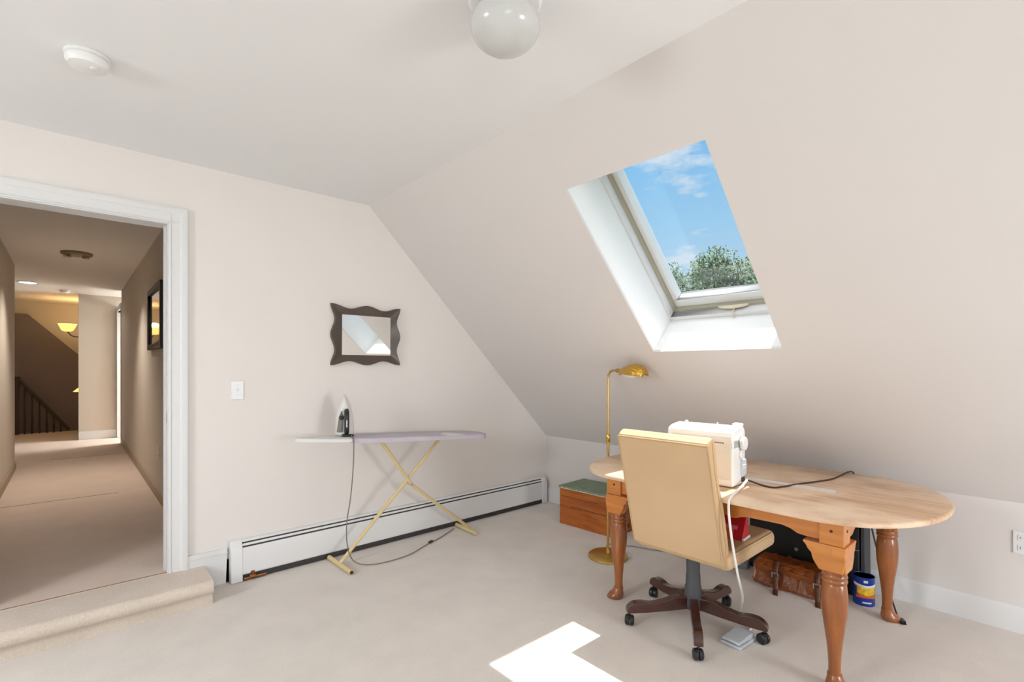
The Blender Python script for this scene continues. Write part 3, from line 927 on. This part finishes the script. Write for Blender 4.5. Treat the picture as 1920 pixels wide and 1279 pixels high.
for k, (a, w) in enumerate(((.045, .010), (.058, .008), (.069, .012), (.083, .006))):
    lg_.box((-.0045, a, .219), (-.0028, a + w, .225))
lg_.build('maker_mark', MIDGREY, t)
lg_ = MB()
for k, (a, w) in enumerate(((.255, .014), (.272, .010), (.285, .016))):
    lg_.box((-.0045, a, .229), (-.0028, a + w, .234))
lg_.build('model_mark', MIDGREY, t)
hw = MB().lathe([(.018, .004), (.018, -.006), (.033, -.007), (.035, -.020), (.032, -.025), (.014, -.026), (0, -.025)], (.105, 0, .215), axis=1, seg=32)
hw.build('handwheel', WHITEP, t)
MB().lathe([(.026, .004), (.026, -.008), (.022, -.012), (0, -.013)], (.105, 0, .158), axis=1, seg=24).build('bobbin_cover', WHITEP, t)
MB().box((.10, -.010, .05), (.165, .004, .13)).build('switch_panel', GREYP, t, bevel=.004)
ln = MB()
for z in (.083, .092, .101): ln.box((.105, -.0125, z), (.160, -.009, z + .003))
ln.build('vent_ribs', WHITEP, t)
sk = MB().box((.112, -.007, .016), (.150, .003, .040)).build('power_socket', DARKGREY, t, bevel=.002)
for yy, hh in ((.270, .016), ):
    MB().lathe([(.012, .290), (.012, .300 + hh * .3), (.006, .300 + hh), (0, .300 + hh)], (.075, yy, 0), seg=16).build('tension_dial', WHITEP, t)
sp_ = MB().lathe([(.015, .292), (.015, .302), (.004, .305), (.004, .314), (0, .315)], (.075, .105, 0), seg=16)
sp_.build('bobbin_winder', WHITEP, t)
MB().box((.120, .004, .290), (.165, .05, .312)).build('spool_cap', WHITEP, t, bevel=.008, seg=3)
# its dark power cord over the back of the table, plug on the floor
def loc_pts(pts, e_):
    Mi = e_.matrix_basis.inverted()
    return [Mi @ Vector(p) for p in pts]
cp = curve([(2.585, 1.078, .762), (2.605, 1.03, .747), (2.596, .965, .7445), (2.66, .935, .7445), (2.785, .902, .7445), (2.90, .862, .7445), (3.03, .827, .7445), (3.19, .822, .7445), (3.275, .815, .749), (3.318, .80, .742), (3.328, .795, .70), (3.36, .775, .60), (3.42, .745, .46), (3.44, .715, .30), (3.40, .660, .13), (3.32, .605, .02), (3.265, .578, .008)], 8)
pc = MB().tube(loc_pts(cp, t), .0042, seg=8).build('power_cord', CORDB, t)
Mi = t.matrix_basis.inverted() @ Matrix.Translation((3.246, .567, 0)) @ Matrix.Rotation(radians(212), 4, 'Z')
pl = MB().mbox((-.022, -.011, .001), (.018, .011, .020), Mi); pl.mbox((.018, -.007, .006), (.034, -.005, .014), Mi); pl.mbox((.018, .005, .006), (.034, .007, .014), Mi)
pl.build('plug', BLACKP, pc, bevel=.002)

# ---- ruler on the table
t = thing('ruler', 'pale flat ruler lying on the table beside the sewing machine', 'ruler', (2.735, .935, TZ), radians(4))
b = MB().box((-.026, -.20, .0005), (.026, .21, .0035)); b.build('blade', mat('ruler_plastic', (232, 228, 226), .3), t)
b = MB()
for k in range(40): b.box((-.026, -.195 + k * .01, .0034), (-.018 if k % 5 else -.010, -.1943 + k * .01, .0038))
b.build('graduations', mat('faint_ticks', (190, 186, 184), .5), t)

# ---- foot pedal with white cord
t = thing('foot_pedal', 'pale grey sewing machine foot pedal on the carpet under the chair base', 'pedal', (2.435, 1.062, 0), radians(-4))
# local x runs along the pedal, heel end towards the room
MB().prism([(-.080, .001), (.080, .001), (.080, .016), (-.080, .016)], -.050, .050, axis=1).build('base', GREYP, t, bevel=.004)
MB().prism([(-.076, .020), (.072, .014), (.072, .040), (-.076, .034)], -.044, .044, axis=1).build('treadle', GREYP, t, bevel=.005)
cp = curve([(2.582, 1.082, .768), (2.53, 1.068, .765), (2.425, 1.055, .747), (2.33, 1.035, .7455), (2.272, 1.022, .7455), (2.214, 1.010, .722), (2.214, 1.000, .60), (2.28, 1.000, .40), (2.44, 1.045, .22), (2.60, 1.13, .07), (2.70, 1.18, .009), (2.72, 1.12, .007), (2.63, 1.075, .008), (2.55, 1.060, .011), (2.512, 1.058, .012)], 8)
MB().tube(loc_pts(cp, t), .0055, seg=8).build('cord', CORDW, t)

# ---- brass floor lamp
LPX, LPY = 2.83, 2.148
t = thing('floor_lamp', 'brass pharmacy floor lamp with a shell shade behind the table', 'lamp', (LPX, LPY, 0))
MB().lathe([(.136, .001), (.140, .006), (.138, .016), (.128, .024), (.10, .030), (.05, .034), (.018, .036), (0, .036)], seg=48).build('base', BRASSD, t)
MB().lathe([(.016, .034), (.014, .06), (.0095, .064), (.0095, .83)], seg=18).build('lower_pole', BRASSD, t)
MB().lathe([(.013, .815), (.015, .82), (.015, .86), (.012, .868), (.0095, .872)], seg=18).build('collar', BRASS, t)
up = [(0, 0, .86), (0, 0, 1.00), (0, 0, 1.15), (0, 0, 1.265)]
hd = Vector((-.16, -.987, 0))
for k in range(1, 7):
    a = pi / 2 * k / 6
    up.append(tuple(hd * (.055 * (1 - cos(a))) + Vector((0, 0, 1.265 + .055 * sin(a)))))
up.append(tuple(hd * .115 + Vector((0, 0, 1.318))))
MB().tube(up, .0075, seg=14).build('upper_arm', BRASSD, t)
# shell shade
Mh = Matrix.Translation(hd * .10 + Vector((0, 0, 1.318))) @ Matrix.Rotation(math.atan2(hd.y, hd.x), 4, 'Z') @ Matrix.Rotation(radians(6), 4, 'Y')
sh = MB()
def shell(u, v):
    # u along the length 0..1, v across 0..1 (angle over the dome)
    x = .245 * u
    prof_w = .012 + .070 * sin(min(1, u * 1.12) * pi * .5) ** .8
    prof_w *= sqrt(max(0.0, 1 - max(0, (u - .62) / .38) ** 2 * .93))
    hgt = .010 + .066 * sin(min(1, u * 1.25) * pi * .5)
    hgt *= sqrt(max(0.0, 1 - max(0, (u - .55) / .45) ** 2 * .97))
    a = pi * v
    rib = 1 + .035 * cos(a * 16) * min(1, u * 3)
    return Mh @ Vector((x, prof_w * cos(a) * rib, hgt * sin(a) * rib - .012 + .0 * u))
sh.grid(shell, 30, 97)
sd = sh.build('shade', BRASS, t, solid=.002, sharp=60)
MB().lathe([(.010, -.02), (.014, -.012), (.014, .03), (.017, .032), (.017, .05), (.010, .055)], axis=0, seg=16, M=Mh).build('socket', BRASSD, sd)
MB().lathe([(.010, .045), (.022, .07), (.026, .10), (.022, .135), (.010, .155), (0, .158)], axis=0, seg=18, M=Mh @ Matrix.Translation((0, 0, -.014))).build('bulb', WHITEP, sd)
MB().lathe([(.006, -.03), (.009, -.026), (.009, -.012), (.004, -.008)], seg=10, M=Mh @ Matrix.Translation((.02, 0, 0))).build('switch_knob', BRASSD, sd)
cp = curve([(.10, .09, .012), (.20, .14, .006), (.30, -.02, .006), (.38, -.22, .006), (.52, -.35, .006), (.66, -.42, .006)], 8)
MB().tube(cp, .003, seg=8).build('power_cord', CORDG, t)

# ---- pine chest with green lid
t = thing('wooden_chest', 'knotty pine chest with a chipped green lid in the corner behind the lamp', 'chest', (3.335, 2.635, 0), radians(3))
cw, cl, chh = .175, .275, .305
b = MB()
b.box((-cw, -cl, .001), (-cw + .018, cl, chh)); b.box((cw - .018, -cl, .001), (cw, cl, chh))
b.box((-cw + .018, -cl, .001), (cw - .018, -cl + .018, chh)); b.box((-cw + .018, cl - .018, .001), (cw - .018, cl, chh))
b.box((-cw + .018, -cl + .018, .001), (cw - .018, cl - .018, .02))
b.build('box', CHESTW, t, bevel=.003)
gr = MB().box((-cw - .0015, -cl + .01, .158), (-cw + .001, cl - .12, .162)); gr.box((-cw - .0015, -cl + .16, .238), (-cw + .001, cl - .02, .241))
gr.build('plank_seam', KNOT, t)
MB().box((-cw - .008, -cl - .008, chh), (cw + .002, cl + .008, chh + .022)).build('lid', GREENP, t, bevel=.004)
ch = MB()
random.seed(3)
poly = []
for k in range(61):
    poly.append((-cl + .01 + k * (2 * cl - .02) / 60, chh + .004 + (random.random() ** 3) * .011))
ch.prism(poly + [(cl - .01, chh + .0005), (-cl + .01, chh + .0005)], -cw - .0088, -cw - .0070, axis=0)
ch.build('chipped_edge', mat('bare_chip', (206, 196, 170), .8), t)
MB().lathe([(.012, 0), (.014, .012), (.008, .02), (0, .021)], (-cw + .05, cl, .27), axis=1, seg=12).build('side_knob', KNOT, t)

# ---- leather bag
t = thing('leather_bag', 'brown leather satchel lying on the carpet under the table', 'bag', (3.272, 1.085, 0), radians(4))
bx, by, bz = .085, .215, .150
b = MB()
def bag(u, v):
    a = 2 * pi * u
    # superellipse section in x,z, puckered along y
    y = -by + 2 * by * v
    ed = 1 - .14 * abs(2 * v - 1) ** 8
    ca, sa = cos(a), sin(a)
    ex = (abs(ca) ** .34) * (1 if ca > 0 else -1) * bx * ed
    ez = (abs(sa) ** .36) * (1 if sa > 0 else -1) * bz / 2 * (1 - .10 * abs(2 * v - 1) ** 4)
    wr = .008 * sin(v * 37 + a * 3.0) * max(0, ez / bz + .45) + .007 * sin(v * 13 + a * 5) + .004 * sin(v * 61 - a * 4)
    return (ex + wr - (.02 if ez < 0 else 0) * (1 if ex < 0 else 0), y + .004 * sin(a * 3), max(.001, bz / 2 + ez + (wr if ez > 0 else 0)))
b.grid(bag, 49, 40)
o = len(b.v)
b.add([(0, -by - .004, bz / 2), (0, by + .004, bz / 2)], [])
nv = 40
for k in range(48):
    b.f.append((k * nv, (k + 1) * nv, o)); b.f.append(((k + 1) * nv + nv - 1, k * nv + nv - 1, o + 1))
body = b.build('body', LEATHER, t, sharp=70)
MB().prism([(-bx - .012, bz * .80), (-bx - .006, bz * .62), (-bx + .0, bz * .66), (-bx + .03, bz + .006), (bx - .03, bz + .012), (bx - .03, bz + .002), (-bx + .035, bz - .006)], -by + .02, by - .02, axis=1).build('flap', LEATHER, t, bevel=.003)
for y in (-.135, .085):
    s = MB()
    path = [(-bx + .03, y, bz + .011), (-bx - .004, y, bz * .86), (-bx - .020, y - .003, bz * .60), (-bx - .030, y - .006, .075), (-bx - .045, y - .012, .018), (-bx - .075, y - .018, .0035), (-bx - .100, y - .026, .0035)]
    pts = curve(path, 5)
    vs = []; fs = []
    for p in pts:
        vs += [(p.x, p.y - .014, p.z), (p.x, p.y + .014, p.z)]
    for i in range(len(pts) - 1): fs.append((2*i, 2*i+1, 2*i+3, 2*i+2))
    s.add(vs, fs)
    sp_ = s.build('strap', STRAP, t, solid=.004)
    bu = MB(); Mb = Matrix.Translation((-bx - .020, y - .002, bz * .60)) @ Matrix.Rotation(radians(80), 4, 'Y')
    ring(bu, (-.016, -.019), (.016, .019), (.005, .005, .005, .005), Mb, (-.006, .001)); bu.build('buckle', STEELM, sp_)
MB().lathe([(.016, 0), (.018, .006), (.012, .02), (0, .021)], (-.02, by, .09), axis=1, seg=12).build('end_stud', BLACKP, t)

# ---- black case
t = thing('black_case', 'large black soft case with a charcoal edge standing under the table by the wall', 'case', (3.468, 1.08, 0))
b = MB().prism([(-.050, .001), (.085, .001), (.092, .30), (.074, .585), (.035, .600), (-.005, .585), (-.032, .40)], -.285, .345, axis=1)
b.build('body', BLACKF, t, bevel=.015, seg=3)
b = MB().prism([(-.312, .001), (-.288, .001), (-.288, .585), (-.298, .600), (-.306, .585)], -.035, .088, axis=0)
b.build('charcoal_gusset', CHARC, t, bevel=.004)
for x, y, z in ((-.0425, .22, .20), (-.0425, .05, .19), (-.0425, -.10, .185)):
    MB().lathe([(.010, -.006), (.012, 0), (.010, .006)], (x - .004, y, z), axis=0, seg=14).build('rivet', STEELM, t)
MB().tube([(-.042, -.284, .272), (-.042, -.20, .258), (-.043, -.12, .250)], .0035).build('zip', MIDGREY, t)
# ---- can
t = thing('food_can', 'blue can with yellow and white label on the carpet behind the table leg', 'can', (3.362, .760, 0))
MB().lathe([(.050, .001), (.052, .003), (.0515, .152), (.053, .155), (.053, .160), (.050, .160), (.049, .156)], seg=40).build('body', CANBLUE, t)
MB().lathe([(.0488, .1575), (0, .1575)], seg=40).build('lid', CANLID, t)
def patch(z0, z1, a0, a1, r, name, m, par, wave=0):
    b = MB()
    def fn(u, v):
        a = radians(a0 + (a1 - a0) * u)
        z = z0 + (z1 - z0) * v + wave * sin(u * pi)
        return (r * cos(a), r * sin(a), z)
    b.grid(fn, 24, 6); return b.build(name, m, par, solid=.0005)
patch(.112, .128, 130, 280, .0524, 'white_band', CANW, t, -.010)
patch(.066, .112, 155, 262, .0528, 'yellow_panel', CANY, t, -.006)
patch(.044, .060, 148, 272, .0528, 'orange_ribbon', CANR, t, .004)
patch(.132, .146, 192, 214, .0524, 'white_emblem', CANW, t)
patch(.018, .026, 185, 235, .0524, 'white_strip', CANW, t)
# ---- small grey case near bag
t = thing('plastic_case', 'small grey plastic case lying on the carpet left of the leather satchel', 'case', (3.375, 1.46, 0), radians(20))
MB().box((-.06, -.05, .001), (.06, .05, .034)).build('shell', mat('slate_plastic', (140, 150, 160), .35), t, bevel=.008)
MB().box((-.061, -.051, .017), (.061, .051, .020)).build('seam_band', DARKGREY, t)

# ---- ironing board
L0, R0 = Vector((1.065, 3.255, .893)), Vector((2.495, 3.175, .812))
ax = (R0 - L0); LEN = ax.length; ax.normalize()
t = thing('ironing_board', 'ironing board with lavender cover and pale yellow crossed legs', 'ironing board', (1.78, 3.21, 0))
side_v = Vector((-ax.y, ax.x, 0)).normalized()
upv = ax.cross(side_v).normalized()
MBd = Matrix(((ax.x, side_v.x, upv.x, L0.x - 1.78), (ax.y, side_v.y, upv.y, L0.y - 3.21), (ax.z, side_v.z, upv.z, L0.z), (0, 0, 0, 1)))
def halfw(x):
    w = .165
    if x < .52: w = .165 * sin(min(1, (x + .012) / .53) * pi / 2) ** .72
    if x > LEN - .10: w = .165 * sqrt(max(0, 1 - ((x - (LEN - .10)) / .102) ** 2 * .97)) * .5 + .165 * .5 * sqrt(max(0, 1 - ((x - LEN + .10) / .101) ** 2))
    return max(w, .004)
def board(x0, x1, zt, zb, inset=0.0, n=40):
    b = MB(); vs = []; fs = []
    for i in range(n + 1):
        x = x0 + (x1 - x0) * i / n
        w = max(.003, halfw(x) - inset)
        rr = min(.010, w * .5)
        sec = [(-w, zb), (-w, zt - rr), (-w + rr * .3, zt - rr * .3), (-w + rr, zt), (w - rr, zt), (w - rr * .3, zt - rr * .3), (w, zt - rr), (w, zb)]
        vs += [MBd @ Vector((x, y, z)) for y, z in sec]
    m = 8
    for i in range(n):
        for k in range(m):
            k2 = (k + 1) % m
            fs.append((i*m+k, i*m+k2, (i+1)*m+k2, (i+1)*m+k))
    fs.append(tuple(range(m - 1, -1, -1))); fs.append(tuple(n*m + k for k in range(m)))
    return b.add(vs, fs)
board(.0, LEN, -.002, -.024, .003).build('board', PADW, t)
board(.315, LEN + .002, .001, -.030, 0).build('lavender_cover', LAVENDER, t)
def fold(u, v):
    x = 1.02 + .17 * u; y = -.155 + .17 * v * (1 - .5 * abs(2 * u - 1) ** 2)
    return MBd @ Vector((x, y, .0025 + .006 * sin(u * pi) * sin(v * pi)))
MB().grid(fold, 14, 8).build('cover_fold', PADW, t, solid=.002)  # white fold of the cover lying over the lavender
Q = Vector((1.78, 3.21, 0))
def LQ(p): return Vector(p) - Q
leg1 = MB()
F1, F2 = Vector((1.347, 3.245, .020)), Vector((2.445, 3.255, .020))
U1, U2 = Vector((2.135, 3.20, .808)), Vector((1.615, 3.225, .838))
# single tube leg with a T foot (near-left foot to right top)
leg1.tube([LQ(F1), LQ(U1)], .0125, seg=14)
l1 = leg1.build('leg', IRONLEG, t)
MB().tube([LQ((1.352, 3.065, .0165)), LQ((1.345, 3.415, .0165))], .0155, seg=16).build('foot_bar', IRONLEG, l1)
cap_ = MB(); cap_.lathe([(.0, -.002), (.012, -.002), (.012, .001)], LQ((1.352, 3.065, .0165)), axis=1, seg=14); cap_.build('foot_cap', CORDB, l1)
leg2 = MB()
off = Vector((0, -.022, 0)); 
leg2.tube([LQ(F2 + off * 0), LQ((1.88, 3.212, .470)), LQ(U2 + off)], .0125, seg=14)
l2 = leg2.build('leg', IRONLEG, t)
MB().tube([LQ((2.408, 3.125, .0165)), LQ((2.425, 3.415, .0165))], .0155, seg=16).build('foot_bar', IRONLEG, l2)
MB().mbox((1.02, -.025, -.05), (1.16, .025, -.030), MBd).build('leg_bracket', IRONLEG, t)
MB().mbox((.50, -.025, -.05), (.62, .025, -.030), MBd).build('leg_bracket', IRONLEG, t)
MB().lathe([(.009, -.026), (.009, .03)], LQ((1.872, 3.225, .478)), axis=1, seg=12).build('pivot_bolt', STEELM, t)

# ---- iron standing on its heel
IX, IY = 1.385, 3.25
IZ = L0.z - (IX - L0.x) * .0567 + .003
t = thing('steam_iron', 'white steam iron standing on its heel on the ironing board', 'iron', (IX, IY, IZ), radians(-22))
# local: x across the sole, z up towards the tip, sole facing +y, handle towards -y
def sole(z): # half width at height z
    u = z / .272
    return .062 * (1 - u ** 2.3) ** .72 if u < 1 else 0
so = []
nz_ = 26
for k in range(nz_ + 1):
    z = .272 * k / nz_
    so.append((sole(z), z))
poly = [(w, z) for w, z in so] + [(-w, z) for w, z in reversed(so[:-1])]
MB().prism(poly, .030, .036, axis=1).build('soleplate', STEELM, t)
b = MB(); vs = []; fs = []
sc_ = [(.030, 1.0), (.020, .97), (-.004, .86), (-.018, .70), (-.026, .45)]
for y, s_ in sc_: vs += [(w * s_, y, .012 + (z - .006) * (.55 + .45 * s_)) for w, z in poly]
n = len(poly)
for i in range(len(sc_) - 1):
    for k in range(n):
        k2 = (k + 1) % n
        fs.append((i*n+k, i*n+k2, (i+1)*n+k2, (i+1)*n+k))
fs.append(tuple(range(n))); fs.append(tuple((len(sc_)-1)*n + k for k in range(n)))
b.add(vs, fs); b.build('body', CLEARP, t, sharp=50)
MB().prism([(-.052, .028), (-.014, .028), (-.008, .110), (-.020, .172), (-.038, .130)], -.036, .012, axis=1, ).build('water_tank', MIDGREY, t, bevel=.005)
h = MB().tube(curve([(.012, -.010, .168), (.012, -.044, .166), (.012, -.070, .145), (.012, -.074, .090), (.012, -.066, .045), (.012, -.034, .028), (.012, -.008, .028)], 6), .0165, seg=14)
hb = h.build('handle', BLACKP, t)
MB().tube([(.012, -.087, .112), (.012, -.0905, .090), (.012, -.087, .066)], .0045).build('grip_inlay', GREYP, hb)
MB().lathe([(.0, .0), (.016, .002), (.016, .012), (.0, .014)], (-.020, -.042, .125), axis=1, seg=16).build('dial', BLACKP, t)
MB().box((-.040, -.020, .0005), (.040, .034, .016)).build('heel_rest', CLEARP, t, bevel=.004)
MB().prism([(-.02, .0008), (.05, .0008), (.062, .006), (.05, .014), (-.015, .016)], -.060, -.030, axis=1).build('cord_guard', BLACKP, t, bevel=.004)
cp = curve([(1.42, 3.222, IZ + .008), (1.39, 3.15, IZ + .006), (1.375, 3.085, IZ - .006), (1.37, 3.072, IZ - .06), (1.368, 3.075, .70), (1.362, 3.10, .50), (1.345, 3.12, .33), (1.355, 3.14, .18), (1.40, 3.16, .06), (1.48, 3.15, .008), (1.60, 3.10, .006), (1.80, 3.11, .006), (2.0, 3.20, .006), (2.16, 3.26, .006), (2.30, 3.33, .008), (2.36, 3.36, .010)], 8)
ic = MB().tube(loc_pts(cp, t), .0036, seg=8).build('power_cord', CORDG, t)
pm = t.matrix_basis.inverted() @ Matrix.Translation((2.05, 3.225, 0)) @ Matrix.Rotation(radians(25), 4, 'Z')
MB().mbox((-.022, -.010, .001), (.022, .010, .016), pm).build('plug', CORDB, ic, bevel=.003)

# ================================================================== OUTSIDE
struct(MB().box((-60, -60, -4.3), (90, 90, -4.2)).build('ground', GRASS))
def tree(name, label, x, y, top, rad, seed, leaf, dens=1500):
    rnd = random.Random(seed)
    t = thing(name, label, 'tree', (x, y, -4.2), 0, 'trees outside the skylight')
    H = top + 4.2
    tr_ = MB().tube(curve([(0, 0, 0), (.15, .1, H * .3), (-.1, .15, H * .55), (.1, 0, H * .85)], 6), [.30 - .25 * i / 18 for i in range(19)], seg=10)
    blobs = []
    for k in range(22):
        a = rnd.random() * 2 * pi; q = rnd.random()
        hz = H * (.42 + .50 * q)
        rr = rad * (1 - (abs(q - .35) / .75) ** 2) * (.35 + .65 * rnd.random())
        br = rad * (.30 + .22 * rnd.random()) * (1 - .35 * q)
        p = Vector((rr * cos(a), rr * sin(a), min(hz, H - br * .75)))
        blobs.append((p, br))
        tr_.tube([(0, 0, p.z * .62), (p.x * .5, p.y * .5, p.z * .85), tuple(p)], [.09, .06, .02], seg=6)
    blobs.append((Vector((0, 0, H - rad * .34)), rad * .34))
    tr_.build('trunk', BARK, t)
    b = MB(); vs = []; fs = []
    for p, br in blobs:
        for k in range(int(dens * (br / rad) ** 2 * 2.2)):
            d = Vector((rnd.gauss(0, 1), rnd.gauss(0, 1), rnd.gauss(0, 1))).normalized()
            c = p + d * br * (rnd.random() ** .4) * Vector((1, 1, .85)).length / 1.65
            u_ = Vector((rnd.gauss(0, 1), rnd.gauss(0, 1), rnd.gauss(0, 1))).normalized()
            w_ = u_.orthogonal().normalized()
            s_ = .09 + .09 * rnd.random()
            o = len(vs)
            vs += [c - u_ * s_, c + w_ * s_ * .5, c + u_ * s_, c - w_ * s_ * .5]
            fs.append((o, o + 1, o + 2, o + 3))
    me = bpy.data.meshes.new('foliage'); me.from_pydata([tuple(v) for v in vs], [], fs); me.materials.append(leaf)
    f = bpy.data.objects.new('foliage', me); COL.objects.link(f); f.parent = t
    return t
tree('leafy_tree', 'tallest green tree seen through the skylight, in the middle', 29.2, 13.9, 8.7, 4.1, 1, LEAF, 2600)
tree('leafy_tree', 'lower green tree at the left edge of the skylight view', 36.0, 21.3, 9.9, 4.4, 2, LEAF2, 2800)
tree('leafy_tree', 'broad green tree at the right of the skylight view', 47.0, 18.6, 12.0, 5.4, 3, LEAF2, 3600)
